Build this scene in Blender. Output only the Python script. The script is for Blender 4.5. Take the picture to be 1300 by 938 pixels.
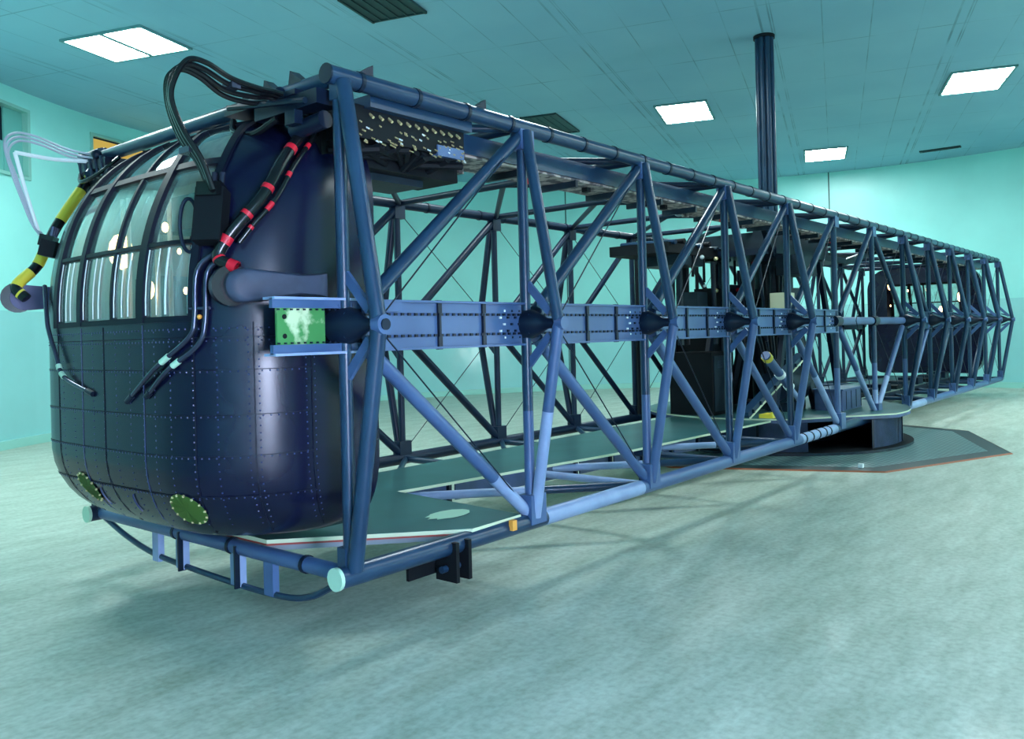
import bpy, math, random
from mathutils import Vector, Matrix
random.seed(7)
for o in list(bpy.data.objects): bpy.data.objects.remove(o)
SC = bpy.context.scene
COL = SC.collection
PI = math.pi

# ------------------------------------------------------------------ camera, world, exposure
cam = bpy.data.cameras.new('camera'); camo = bpy.data.objects.new('camera', cam); COL.objects.link(camo)
cam.sensor_fit = 'HORIZONTAL'; cam.sensor_width = 36.0
cam.lens = 36.0*1058.2/1300.0
cam.shift_x = 0.0; cam.shift_y = -45.0/1300.0
cam.clip_start = 0.05; cam.clip_end = 200
F_ = Vector((0.77043, 0.63752, 0.00156)); R_ = Vector((0.637346, -0.770154, -0.025566)); U_ = R_.cross(F_)
camo.matrix_world = Matrix(((R_.x, U_.x, -F_.x, -11.2168), (R_.y, U_.y, -F_.y, -4.6025), (R_.z, U_.z, -F_.z, 1.532), (0, 0, 0, 1)))
SC.camera = camo
w = bpy.data.worlds.new('world'); SC.world = w; w.use_nodes = True
w.node_tree.nodes['Background'].inputs[0].default_value = (0.3, 0.6, 0.6, 1)
w.node_tree.nodes['Background'].inputs[1].default_value = 0.02
SC.view_settings.view_transform = 'Standard'; SC.view_settings.look = 'None'
SC.view_settings.exposure = 0.0; SC.view_settings.gamma = 1.0; SC.view_settings.use_curve_mapping = False
LAMP = 60.0          # radiance of the ceiling diffusers
LAMP_COL = (0.84, 0.98, 1.0)
FILL_PANEL = 66.0  # radiance of the added, unseen panel behind the camera

# ------------------------------------------------------------------ materials
MAT = {}
def mat(name, col, rough=.5, metal=0.0, spec=.5, coat=0.0, noise=None, bump=None, emit=None, estr=0.0):
    m = bpy.data.materials.new(name); m.use_nodes = True
    nt = m.node_tree; b = nt.nodes['Principled BSDF']
    b.inputs['Base Color'].default_value = (*col, 1); b.inputs['Roughness'].default_value = rough
    b.inputs['Metallic'].default_value = metal; b.inputs['Specular IOR Level'].default_value = spec
    b.inputs['Coat Weight'].default_value = coat; b.inputs['Coat Roughness'].default_value = .12
    tc = nt.nodes.new('ShaderNodeTexCoord')
    if noise:   # (scale, other colour, low, high, detail)
        n = nt.nodes.new('ShaderNodeTexNoise'); n.inputs['Scale'].default_value = noise[0]; n.inputs['Detail'].default_value = noise[4] if len(noise) > 4 else 4
        nt.links.new(tc.outputs['Object'], n.inputs['Vector'])
        r = nt.nodes.new('ShaderNodeValToRGB'); r.color_ramp.elements[0].position = noise[2]; r.color_ramp.elements[1].position = noise[3]
        r.color_ramp.elements[0].color = (*col, 1); r.color_ramp.elements[1].color = (*noise[1], 1)
        nt.links.new(n.outputs['Fac'], r.inputs['Fac']); nt.links.new(r.outputs['Color'], b.inputs['Base Color'])
    if bump:
        n2 = nt.nodes.new('ShaderNodeTexNoise'); n2.inputs['Scale'].default_value = bump[0]; nt.links.new(tc.outputs['Object'], n2.inputs['Vector'])
        bp = nt.nodes.new('ShaderNodeBump'); bp.inputs['Strength'].default_value = bump[1]; bp.inputs['Distance'].default_value = .02
        nt.links.new(n2.outputs['Fac'], bp.inputs['Height']); nt.links.new(bp.outputs['Normal'], b.inputs['Normal'])
    if emit:
        b.inputs['Emission Color'].default_value = (*emit, 1); b.inputs['Emission Strength'].default_value = estr
    MAT[name] = m; return m
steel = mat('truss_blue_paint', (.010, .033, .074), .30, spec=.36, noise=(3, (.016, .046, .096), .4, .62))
steel_shade = mat('truss_blue_far_shade', (.004, .014, .036), .42, spec=.3, noise=(3, (.007, .02, .048), .4, .62))  # truss blue again, with the far side's shade put into the colour
pale = mat('pale_lavender_paint', (.27, .36, .57), .4, noise=(5, (.22, .30, .50), .4, .6))
beamp = mat('beam_blue_paint', (.045, .092, .215), .38, noise=(2.5, (.062, .118, .26), .4, .62))
navy = mat('navy_casting', (.004, .010, .026), .35, spec=.25)
shell = mat('cab_navy_gloss', (.0035, .0045, .024), .27, spec=.38, noise=(2.2, (.0035, .005, .022), .38, .66), bump=(1.3, .07))
frame_m = mat('cab_window_frame_paint', (.004, .007, .018), .55, spec=.2)
rivet_m = mat('rivet_paint', (.028, .042, .13), .35)
black = mat('black_rubber', (.005, .006, .008), .24)
blackm = mat('matt_black', (.006, .008, .011), .6, spec=.15)
dark = mat('dark_machinery_paint', (.009, .017, .028), .45, spec=.25, noise=(6, (.014, .028, .042), .4, .6))
chrome = mat('polished_tube', (.05, .06, .10), .16, metal=.6)
hosegrey = mat('grey_hose', (.35, .40, .46), .35)
white = mat('white_paint', (.80, .86, .86), .4)
mint = mat('pale_green_end_cap', (.42, .66, .50), .4)
red = mat('red_band', (.55, .006, .025), .45)
yellow = mat('yellow_band', (.75, .62, .05), .4)
olive = mat('olive_green_patch', (.11, .24, .045), .6)
chip = mat('chipped_green_paint', (.045, .23, .06), .6, noise=(7, (.50, .62, .38), .52, .60, 8))
deckm = mat('deck_green_board', (.030, .115, .125), .42, noise=(2.5, (.02, .085, .09), .35, .65), coat=.1)
edge = mat('plywood_edge', (.60, .68, .48), .6)
redline = mat('red_ply_line', (.35, .06, .05), .6)
fascia = mat('deck_fascia_paint', (.06, .095, .22), .5, noise=(4, (.04, .07, .15), .4, .6))
soffit = mat('deck_edge_grey', (.26, .30, .36), .55)
orange = mat('orange_block', (.85, .36, .06), .5)
podm = mat('pod_grey_blue', (.040, .055, .095), .5, spec=.3, noise=(8, (.03, .042, .075), .4, .6))
podfar = mat('pod_violet_blue', (.035, .035, .14), .45)
rust = mat('rust_edge', (.28, .075, .025), .6)
brass = mat('brass_pin', (.9, .75, .4), .25, metal=.6)
cream = mat('cream_enamel', (.48, .50, .34), .5)
liner = mat('cab_liner_grey', (.30, .38, .38), .6)
beige = mat('beige_tray', (.50, .42, .38), .6, noise=(14, (.10, .08, .09), .45, .55))
warm = mat('warm_bulb', (1, .8, .5), .5, emit=(1, .60, .25), estr=9)
ventm = mat('vent_dark_green', (.010, .035, .038), .5)
ventf = mat('vent_frame', (.10, .25, .26), .5)
difm = mat('lit_diffuser', (.9, .95, .9), .5, emit=LAMP_COL, estr=LAMP)
fillm = mat('fill_panel_diffuser', (.9, .95, .9), .5, emit=(.64, .72, 1.0), estr=FILL_PANEL)  # glow of the added panel that lights the cab corner
blind = mat('teal_blind', (.13, .42, .38), .6)
wframe = mat('window_frame_green', (.25, .52, .46), .5)
wdark = mat('dark_window_glass', (.006, .012, .03), .12)
amber = mat('amber_lit_pane', (.42, .27, .05), .5, emit=(1, .55, .10), estr=.45)
daym = mat('daylit_pane', (.8, .9, .9), .3, emit=(.85, .97, 1.0), estr=22)
curbm = mat('baseboard_mint', (.32, .66, .58), .35, coat=.4)

def glass_mat():
    m = bpy.data.materials.new('cab_glass'); m.use_nodes = True; nt = m.node_tree; nt.nodes.clear()
    out = nt.nodes.new('ShaderNodeOutputMaterial'); tr = nt.nodes.new('ShaderNodeBsdfTransparent'); gl = nt.nodes.new('ShaderNodeBsdfGlossy')
    df = nt.nodes.new('ShaderNodeBsdfDiffuse'); fr = nt.nodes.new('ShaderNodeFresnel'); fr.inputs['IOR'].default_value = 1.75
    tr.inputs[0].default_value = (.80, .90, .90, 1); gl.inputs['Roughness'].default_value = .04; gl.inputs[0].default_value = (.9, 1, 1, 1)
    df.inputs[0].default_value = (.40, .52, .50, 1)
    tc = nt.nodes.new('ShaderNodeTexCoord'); mp = nt.nodes.new('ShaderNodeMapping'); mp.inputs['Scale'].default_value = (5, 5, .8)
    n = nt.nodes.new('ShaderNodeTexNoise'); n.inputs['Scale'].default_value = 3; n.inputs['Detail'].default_value = 6
    nt.links.new(tc.outputs['Object'], mp.inputs[0]); nt.links.new(mp.outputs[0], n.inputs['Vector'])
    rp = nt.nodes.new('ShaderNodeValToRGB'); rp.color_ramp.elements[0].position = .35; rp.color_ramp.elements[0].color = (.10, .10, .10, 1)
    rp.color_ramp.elements[1].position = .75; rp.color_ramp.elements[1].color = (.50, .50, .50, 1)
    nt.links.new(n.outputs['Fac'], rp.inputs['Fac'])
    m1 = nt.nodes.new('ShaderNodeMixShader'); m2 = nt.nodes.new('ShaderNodeMixShader')
    nt.links.new(rp.outputs['Color'], m1.inputs[0]); nt.links.new(tr.outputs[0], m1.inputs[1]); nt.links.new(df.outputs[0], m1.inputs[2])
    nt.links.new(fr.outputs[0], m2.inputs[0]); nt.links.new(m1.outputs[0], m2.inputs[1]); nt.links.new(gl.outputs[0], m2.inputs[2])
    nt.links.new(m2.outputs[0], out.inputs[0]); return m
glass = glass_mat()

def floor_mat():
    m = mat('floor_linoleum', (.42, .55, .50), .45, spec=.4, coat=.04)
    nt = m.node_tree; b = nt.nodes['Principled BSDF']; tc = nt.nodes['Texture Coordinate'] if 'Texture Coordinate' in nt.nodes else nt.nodes.new('ShaderNodeTexCoord')
    mp = nt.nodes.new('ShaderNodeMapping'); mp.inputs['Rotation'].default_value = (0, 0, -.3); mp.inputs['Scale'].default_value = (1, 3.2, 1)
    nt.links.new(tc.outputs['Object'], mp.inputs[0])
    a = nt.nodes.new('ShaderNodeTexNoise'); a.inputs['Scale'].default_value = 1.6; a.inputs['Detail'].default_value = 8; a.inputs['Roughness'].default_value = .7
    c = nt.nodes.new('ShaderNodeTexNoise'); c.inputs['Scale'].default_value = 26; c.inputs['Detail'].default_value = 3
    nt.links.new(mp.outputs[0], a.inputs['Vector']); nt.links.new(tc.outputs['Object'], c.inputs['Vector'])
    r = nt.nodes.new('ShaderNodeValToRGB'); e = r.color_ramp.elements
    e[0].position = .32; e[0].color = (.32, .38, .30, 1); e[1].position = .68; e[1].color = (.52, .59, .51, 1)
    mx = nt.nodes.new('ShaderNodeMix'); mx.data_type = 'RGBA'; mx.blend_type = 'MULTIPLY'; mx.inputs[0].default_value = .45
    nt.links.new(a.outputs['Fac'], r.inputs['Fac']); nt.links.new(r.outputs['Color'], mx.inputs[6])
    r2 = nt.nodes.new('ShaderNodeValToRGB'); r2.color_ramp.elements[0].position = .3; r2.color_ramp.elements[1].position = .6
    r2.color_ramp.elements[0].color = (.5, .5, .46, 1)
    nt.links.new(c.outputs['Fac'], r2.inputs['Fac']); nt.links.new(r2.outputs['Color'], mx.inputs[7]); nt.links.new(mx.outputs[2], b.inputs['Base Color'])
    return m
floorm = floor_mat()

def wall_mat():
    m = mat('wall_mint_panel', (.30, .66, .54), .35, coat=.6)
    nt = m.node_tree; b = nt.nodes['Principled BSDF']
    g = nt.nodes.new('ShaderNodeNewGeometry'); s = nt.nodes.new('ShaderNodeSeparateXYZ'); nt.links.new(g.outputs['Position'], s.inputs[0])
    c = nt.nodes.new('ShaderNodeMath'); c.operation = 'GREATER_THAN'; c.inputs[1].default_value = 2.11; nt.links.new(s.outputs['Z'], c.inputs[0])
    mx = nt.nodes.new('ShaderNodeMix'); mx.data_type = 'RGBA'
    mx.inputs[6].default_value = (.32, .69, .69, 1); mx.inputs[7].default_value = (.36, .82, .77, 1)
    nt.links.new(c.outputs[0], mx.inputs[0])
    cw = nt.nodes.new('ShaderNodeMath'); cw.operation = 'MULTIPLY_ADD'; cw.inputs[1].default_value = -.9; cw.inputs[2].default_value = .9; nt.links.new(c.outputs[0], cw.inputs[0]); nt.links.new(cw.outputs[0], b.inputs['Coat Weight'])
    n = nt.nodes.new('ShaderNodeTexNoise'); n.inputs['Scale'].default_value = .8; n.inputs['Detail'].default_value = 5; nt.links.new(g.outputs['Position'], n.inputs['Vector'])
    r = nt.nodes.new('ShaderNodeValToRGB'); r.color_ramp.elements[0].position = .3; r.color_ramp.elements[0].color = (.82, .84, .84, 1); r.color_ramp.elements[1].position = .7
    nt.links.new(n.outputs['Fac'], r.inputs['Fac'])
    mu = nt.nodes.new('ShaderNodeMix'); mu.data_type = 'RGBA'; mu.blend_type = 'MULTIPLY'; mu.inputs[0].default_value = .7
    nt.links.new(mx.outputs[2], mu.inputs[6]); nt.links.new(r.outputs['Color'], mu.inputs[7]); nt.links.new(mu.outputs[2], b.inputs['Base Color'])
    bp = nt.nodes.new('ShaderNodeBump'); bp.inputs['Strength'].default_value = .12; bp.inputs['Distance'].default_value = .05
    n3 = nt.nodes.new('ShaderNodeTexNoise'); n3.inputs['Scale'].default_value = 2.5; nt.links.new(g.outputs['Position'], n3.inputs['Vector'])
    nt.links.new(n3.outputs['Fac'], bp.inputs['Height']); nt.links.new(bp.outputs['Normal'], b.inputs['Normal']); nt.links.new(bp.outputs['Normal'], b.inputs['Coat Normal'])
    return m
wallm = wall_mat()

def ceil_mat():
    m = mat('ceiling_tile', (.22, .42, .46), .7)
    nt = m.node_tree; b = nt.nodes['Principled BSDF']
    g = nt.nodes.new('ShaderNodeNewGeometry'); mp = nt.nodes.new('ShaderNodeMapping'); mp.inputs['Rotation'].default_value = (0, 0, -math.radians(18.3))
    nt.links.new(g.outputs['Position'], mp.inputs[0])
    def lines(axis, period, width, off=0):
        s = nt.nodes.new('ShaderNodeSeparateXYZ'); nt.links.new(mp.outputs[0], s.inputs[0])
        a = nt.nodes.new('ShaderNodeMath'); a.operation = 'ADD'; a.inputs[1].default_value = 100+off; nt.links.new(s.outputs[axis], a.inputs[0])
        f = nt.nodes.new('ShaderNodeMath'); f.operation = 'MODULO'; f.inputs[1].default_value = period; nt.links.new(a.outputs[0], f.inputs[0])
        l = nt.nodes.new('ShaderNodeMath'); l.operation = 'LESS_THAN'; l.inputs[1].default_value = width; nt.links.new(f.outputs[0], l.inputs[0]); return l
    ls = [lines(0, 1.83, .022), lines(1, .61, .014, .2), lines(1, 2.44, .03, .05), lines(1, 2.44, .02, .17)]
    p = ls[0]
    for l in ls[1:]:
        x = nt.nodes.new('ShaderNodeMath'); x.operation = 'MAXIMUM'; nt.links.new(p.outputs[0], x.inputs[0]); nt.links.new(l.outputs[0], x.inputs[1]); p = x
    # joints fade in and out like worn caulk
    n = nt.nodes.new('ShaderNodeTexNoise'); n.inputs['Scale'].default_value = 1.4; nt.links.new(g.outputs['Position'], n.inputs['Vector'])
    r = nt.nodes.new('ShaderNodeValToRGB'); r.color_ramp.elements[0].position = .38; r.color_ramp.elements[0].color = (.05, .05, .05, 1); r.color_ramp.elements[1].position = .68; r.color_ramp.elements[1].color = (.65, .65, .65, 1)
    nt.links.new(n.outputs['Fac'], r.inputs['Fac'])
    mm = nt.nodes.new('ShaderNodeMath'); mm.operation = 'MULTIPLY'; nt.links.new(p.outputs[0], mm.inputs[0]); nt.links.new(r.outputs['Color'], mm.inputs[1])
    n2 = nt.nodes.new('ShaderNodeTexNoise'); n2.inputs['Scale'].default_value = .5; n2.inputs['Detail'].default_value = 5; nt.links.new(g.outputs['Position'], n2.inputs['Vector'])
    r2 = nt.nodes.new('ShaderNodeValToRGB'); r2.color_ramp.elements[0].position = .35; r2.color_ramp.elements[0].color = (.22, .44, .56, 1); r2.color_ramp.elements[1].position = .65; r2.color_ramp.elements[1].color = (.265, .50, .60, 1)
    nt.links.new(n2.outputs['Fac'], r2.inputs['Fac'])
    mx = nt.nodes.new('ShaderNodeMix'); mx.data_type = 'RGBA'; mx.inputs[7].default_value = (.06, .14, .18, 1)
    nt.links.new(mm.outputs[0], mx.inputs[0]); nt.links.new(r2.outputs['Color'], mx.inputs[6]); nt.links.new(mx.outputs[2], b.inputs['Base Color'])
    return m
ceilm = ceil_mat()

def tread_mat():
    m = mat('tread_plate', (.10, .20, .21), .35, metal=.3)
    nt = m.node_tree; b = nt.nodes['Principled BSDF']; tc = nt.nodes.new('ShaderNodeTexCoord')
    w1 = nt.nodes.new('ShaderNodeTexVoronoi'); w1.inputs['Scale'].default_value = 13; w1.inputs['Randomness'].default_value = 0
    mp = nt.nodes.new('ShaderNodeMapping'); mp.inputs['Rotation'].default_value = (0, 0, .785); nt.links.new(tc.outputs['Object'], mp.inputs[0]); nt.links.new(mp.outputs[0], w1.inputs['Vector'])
    r = nt.nodes.new('ShaderNodeValToRGB'); r.color_ramp.elements[0].position = .25; r.color_ramp.elements[0].color = (.30, .46, .44, 1); r.color_ramp.elements[1].position = .42; r.color_ramp.elements[1].color = (.085, .17, .17, 1)
    nt.links.new(w1.outputs['Distance'], r.inputs['Fac']); nt.links.new(r.outputs['Color'], b.inputs['Base Color']); return m
treadm = tread_mat()

# ------------------------------------------------------------------ mesh builder
class MB:
    def __init__(s): s.v = []; s.f = []; s.m = []; s.mats = []; s.sm = []
    def mi(s, m):
        if m not in s.mats: s.mats.append(m)
        return s.mats.index(m)
    def add(s, vs, fs, m, smooth=True):
        b = len(s.v); s.v += [tuple(v) for v in vs]; i = s.mi(m)
        for f in fs: s.f.append(tuple(b+k for k in f)); s.m.append(i); s.sm.append(smooth)
    def box(s, c, d, m, rot=None):
        vs = [Vector((x*d[0]/2, y*d[1]/2, z*d[2]/2)) for x in (-1, 1) for y in (-1, 1) for z in (-1, 1)]
        if rot: vs = [rot @ v for v in vs]
        c = Vector(c); vs = [v+c for v in vs]
        s.add(vs, [(0, 1, 3, 2), (4, 6, 7, 5), (0, 4, 5, 1), (2, 3, 7, 6), (0, 2, 6, 4), (1, 5, 7, 3)], m, False); return s
    def bbox(s, a, b, m):
        return s.box([(a[i]+b[i])/2 for i in range(3)], [abs(b[i]-a[i]) for i in range(3)], m)
    def bar(s, a, b, wd, ht, m, up=(0, 0, 1)):
        a = Vector(a); b = Vector(b); d = (b-a); L = d.length; d.normalize(); u = Vector(up)
        if abs(d.dot(u)) > .98: u = Vector((0, 1, 0))
        y = u.cross(d).normalized(); z = d.cross(y)
        return s.box((a+b)/2, (L, wd, ht), m, Matrix((d, y, z)).transposed())
    def tube(s, pts, r, m, seg=14, caps=True, bands=None):
        """tube through pts; r a number or one per point; bands: list of materials per segment"""
        pts = [Vector(p) for p in pts]; n = len(pts); rr = r if isinstance(r, (list, tuple)) else [r]*n
        T = [(pts[min(i+1, n-1)]-pts[max(i-1, 0)]).normalized() for i in range(n)]
        N = T[0].orthogonal().normalized(); base = len(s.v)
        for i in range(n):
            N = (N-T[i]*N.dot(T[i])).normalized(); B = T[i].cross(N)
            for k in range(seg):
                a = 2*PI*k/seg; s.v.append(tuple(pts[i]+(N*math.cos(a)+B*math.sin(a))*rr[i]))
        for i in range(n-1):
            mm = s.mi(bands[i] if bands else m)
            for k in range(seg):
                k2 = (k+1) % seg; s.f.append((base+i*seg+k, base+i*seg+k2, base+(i+1)*seg+k2, base+(i+1)*seg+k)); s.m.append(mm); s.sm.append(True)
        if caps:
            s.f.append(tuple(base+k for k in reversed(range(seg)))); s.m.append(s.mi(bands[0] if bands else m)); s.sm.append(False)
            s.f.append(tuple(base+(n-1)*seg+k for k in range(seg))); s.m.append(s.mi(bands[-1] if bands else m)); s.sm.append(False)
        return s
    def ball(s, c, r, m, n=8, sc=(1, 1, 1)):
        c = Vector(c); vs = []; fs = []
        for i in range(n+1):
            th = PI*i/n
            for k in range(2*n):
                a = PI*k/n; vs.append(c+Vector((r*sc[0]*math.sin(th)*math.cos(a), r*sc[1]*math.sin(th)*math.sin(a), r*sc[2]*math.cos(th))))
        for i in range(n):
            for k in range(2*n):
                k2 = (k+1) % (2*n); fs.append((i*2*n+k, (i+1)*2*n+k, (i+1)*2*n+k2, i*2*n+k2))
        s.add(vs, fs, m); return s
    def prism(s, poly, z0, z1, m, mt=None, mb=None):
        n = len(poly); vs = [(p[0], p[1], z0) for p in poly]+[(p[0], p[1], z1) for p in poly]
        s.add(vs, [(i, (i+1) % n, n+(i+1) % n, n+i) for i in range(n)], m, False)
        s.add(vs[n:], [tuple(range(n))], mt or m, False); s.add(vs[:n], [tuple(reversed(range(n)))], mb or m, False); return s
    def build(s, name, parent=None, label=None, kind=None, sharp=40):
        me = bpy.data.meshes.new(name); me.from_pydata(s.v, [], s.f)
        for m in s.mats: me.materials.append(m)
        me.polygons.foreach_set('material_index', s.m); me.polygons.foreach_set('use_smooth', s.sm)
        me.update(); me.set_sharp_from_angle(angle=math.radians(sharp))
        o = bpy.data.objects.new(name, me); COL.objects.link(o)
        if parent: o.parent = parent
        if label: o['label'] = label
        if kind: o['kind'] = kind
        return o
def empty(name, label, cat, loc=(0, 0, 0), group=None):
    o = bpy.data.objects.new(name, None); COL.objects.link(o); o.location = loc; o.empty_display_size = .2
    o['label'] = label; o['category'] = cat
    if group: o['group'] = group
    return o
def tag(o, label, cat, group=None):
    o['label'] = label; o['category'] = cat
    if group: o['group'] = group
    return o
def setloc(o, loc):
    """move the mesh origin to loc (single-mesh things)"""
    o.data.transform(Matrix.Translation(-Vector(loc))); o.location = loc; return o
def smooth_pts(pts, k=6):
    P = [Vector(p) for p in pts]; P = [P[0]*2-P[1]]+P+[P[-1]*2-P[-2]]; out = []
    for i in range(1, len(P)-2):
        for j in range(k):
            t = j/k; a, b, c, d = P[i-1:i+3]
            out.append(.5*((2*b)+(c-a)*t+(2*a-5*b+4*c-d)*t*t+(3*b-a-3*c+d)*t**3))
    out.append(P[-2]); return out
def lerp(a, b, t): return Vector(a)*(1-t)+Vector(b)*t

# ------------------------------------------------------------------ the round room
R = 11.4; HC = 5.6
CA = math.radians(202.3); D_ = Vector((math.cos(CA), math.sin(CA), 0)); T_ = Vector((-math.sin(CA), math.cos(CA), 0))
HA = math.asin(2.7/R)
def ring(r, z, a0, a1, n): return [(r*math.cos(a0+(a1-a0)*i/n), r*math.sin(a0+(a1-a0)*i/n), z) for i in range(n+1)]
b = MB(); b.add([(-19, -14, 0), (13, -14, 0), (13, 13, 0), (-19, 13, 0)], [(0, 1, 2, 3)], floorm, False); f = b.build('floor', kind='structure')
b = MB(); poly = [(11.6*math.cos(2*PI*i/96), 11.6*math.sin(2*PI*i/96)) for i in range(96)]
b.prism(poly, HC, HC+.15, ceilm); b.build('ceiling', kind='structure')
def arcwall(name, a0, a1, z0, z1, m, r=R, th=.2, n=None):
    n = n or max(2, int((a1-a0)/(2*PI)*144)); b = MB(); vs = ring(r, z0, a0, a1, n)+ring(r, z1, a0, a1, n)+ring(r+th, z0, a0, a1, n)+ring(r+th, z1, a0, a1, n); k = n+1; fs = []
    for i in range(n): fs += [(i+1, i, k+i, k+i+1), (2*k+i, 2*k+i+1, 3*k+i+1, 3*k+i), (k+i, 3*k+i, 3*k+i+1, k+i+1), (i, i+1, 2*k+i+1, 2*k+i)]
    fs += [(0, 2*k, 3*k, k), (n, k+n, 3*k+n, 2*k+n)]
    b.add(vs, fs, m); return b.build(name, kind='structure')
# openings: two windows high on the left, the doorway behind the camera
rad = math.radians
arcwall('wall_round', CA+HA-2*PI, rad(-78.5), 0, HC, wallm); arcwall('wall_round.001', rad(-78.5), rad(-72), 0, .02, wallm); arcwall('wall_round.002', rad(-78.5), rad(-72), 2.2, HC, wallm); arcwall('wall_round.003', rad(-72), rad(106.3), 0, HC, wallm)
arcwall('wall_left', rad(106.3), rad(113.7), 0, 4.35, wallm); arcwall('wall_left.001', rad(106.3), rad(113.7), 5.31, HC, wallm)
arcwall('wall_left.002', rad(113.7), rad(120.6), 0, HC, wallm)
arcwall('wall_left.003', rad(120.6), rad(129), 0, 4.2, wallm); arcwall('wall_left.004', rad(120.6), rad(129), 5.33, HC, wallm)
arcwall('wall_left.005', rad(129), CA-HA, 0, HC, wallm)
arcwall('wall_front', CA-HA, CA+HA, 3.4, HC, wallm)
def vb(name, r0, r1, t0, t1, z0, z1, m=wallm):
    b = MB(); c = D_*((r0+r1)/2)+T_*((t0+t1)/2)+Vector((0, 0, (z0+z1)/2)); b.box(c, (abs(r1-r0), abs(t1-t0), z1-z0), m, Matrix((D_, T_, Vector((0, 0, 1)))).transposed()); return b.build(name, kind='structure')
vb('wall_vestibule_right', 11.1, 16.2, -2.9, -2.7, 0, 3.4); vb('wall_vestibule_left', 11.1, 16.2, 2.7, 2.9, 0, 3.4); vb('wall_vestibule_back', 16, 16.2, -2.7, 2.7, 0, 3.4)
vb('ceiling_vestibule', 11.1, 16.2, -2.9, 2.9, 3.4, 3.5, ceilm)
arcwall('baseboard_round', CA+HA-2*PI, rad(-78.6), 0, .13, curbm, r=R-.09, th=.088); arcwall('baseboard_round.001', rad(-71.9), CA-HA, 0, .13, curbm, r=R-.09, th=.088)
def vseam(a, z0=0.13, z1=HC):
    b = MB(); p = Vector((math.cos(a), math.sin(a), 0)); b.box(p*(R-.004)+Vector((0, 0, (z0+z1)/2)), (.012, .03, z1-z0), mat_seam, Matrix.Rotation(a, 3, 'Z')); return b
mat_seam = mat('wall_joint', (.03, .10, .10), .6)
for i, a in enumerate((14.6, 50, 86)): vseam(rad(a)).build('trim_%d' % (i+1), kind='structure')
# window 1 (dark pane and teal blind), window 2 (amber)
def wwin(name, a0, a1, z0, z1, parts):
    root = None; am = (a0+a1)/2
    def pane(nm, x0, x1, y0, y1, dep, m, parent):
        b = MB(); vs = []
        for dd in (dep, dep+.03):
            for a, z in ((x0, y0), (x1, y0), (x1, y1), (x0, y1)): vs.append(((R+dd)*math.cos(rad(a)), (R+dd)*math.sin(rad(a)), z))
        b.add(vs, [(0, 3, 2, 1), (4, 5, 6, 7), (0, 1, 5, 4), (1, 2, 6, 5), (2, 3, 7, 6), (3, 0, 4, 7)], m, False); return b.build(nm, parent)
    b = MB(); fw = .3
    for (x0, x1, y0, y1) in ((a0, a0+fw, z0, z1), (a1-fw, a1, z0, z1), (a0, a1, z0, z0+.05), (a0, a1, z1-.05, z1)):
        vs = []
        for dd in (-.02, .19):
            for a, z in ((x0, y0), (x1, y0), (x1, y1), (x0, y1)): vs.append(((R+dd)*math.cos(rad(a)), (R+dd)*math.sin(rad(a)), z))
        b.add(vs, [(0, 3, 2, 1), (4, 5, 6, 7), (0, 1, 5, 4), (1, 2, 6, 5), (2, 3, 7, 6), (3, 0, 4, 7)], wframe, False)
    fr = b.build(name, kind='structure')
    for p in parts: pane(*p, fr)
wwin('window_1', 120.6, 129, 4.2, 5.33, [('window_blind', 120.8, 122.9, 4.22, 5.3, .08, blind), ('window_pane', 122.9, 128.8, 4.75, 5.3, .12, wdark), ('window_blind', 122.9, 128.8, 4.22, 4.75, .1, blind)])
wwin('door_1', -78.5, -72.0, .02, 2.2, [('door_pane', -78.2, -72.3, .07, 2.14, .05, daym)])
wwin('window_2', 106.3, 113.7, 4.35, 5.31, [('window_pane', 106.5, 113.5, 4.38, 5.23, .05, amber), ('window_pane', 106.5, 113.5, 5.23, 5.28, .05, wdark)])

# ------------------------------------------------------------------ ceiling lights and vents
def light_fixture(x, y, ang, label, n=2, a=.62, bq=.87, z=HC, group='ceiling lights'):
    t = empty('ceiling_light', label, 'ceiling light', (x, y, z), group); t.rotation_euler = (0, 0, rad(ang))
    W = n*a+(n-1)*.07
    b = MB()
    b.bbox((-W/2-.04, -bq/2-.04, -.03), (W/2+.04, -bq/2, -.001), ventf); b.bbox((-W/2-.04, bq/2, -.03), (W/2+.04, bq/2+.04, -.001), ventf)
    b.bbox((-W/2-.04, -bq/2, -.03), (-W/2, bq/2, -.001), ventf); b.bbox((W/2, -bq/2, -.03), (W/2+.04, bq/2, -.001), ventf)
    if n == 2: b.bbox((-.035, -bq/2, -.03), (.035, bq/2, -.001), ventf)
    b.build('frame', t)
    for i in range(n):
        cx = -W/2+a/2+i*(a+.07); d = MB(); d.bbox((cx-a/2, -bq/2, -.022), (cx+a/2, bq/2, -.002), difm); d.build('diffuser', t)
    return t
light_fixture(4.54, -1.78, 20, 'bright twin ceiling light at the upper right, nearest the right edge')
light_fixture(8.60, 2.12, 20, 'small bright ceiling light right of the dark ceiling column, low over the far wall')
light_fixture(2.83, 2.71, 20, 'bright twin ceiling light left of the dark ceiling column')
light_fixture(-5.80, 6.49, -70, 'bright pair of ceiling light panels above the cab at the upper left', a=.60, bq=.88)
for (x, y, an) in ((-3.6, .5, 20), (1.2, -6.4, -70), (6.6, -6.4, 20), (-8.9, 4.6, 20), (3.6, -9.0, -70), (-3.0, -7.8, 20)):
    light_fixture(x, y, an, 'twin ceiling light out of view nearer the doorway', group='ceiling lights nearer the doorway')
for rr in ():
    p = D_*rr; light_fixture(p.x, p.y, 22, 'ceiling light in the doorway vestibule', z=3.4, group='vestibule ceiling lights', n=1)
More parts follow.
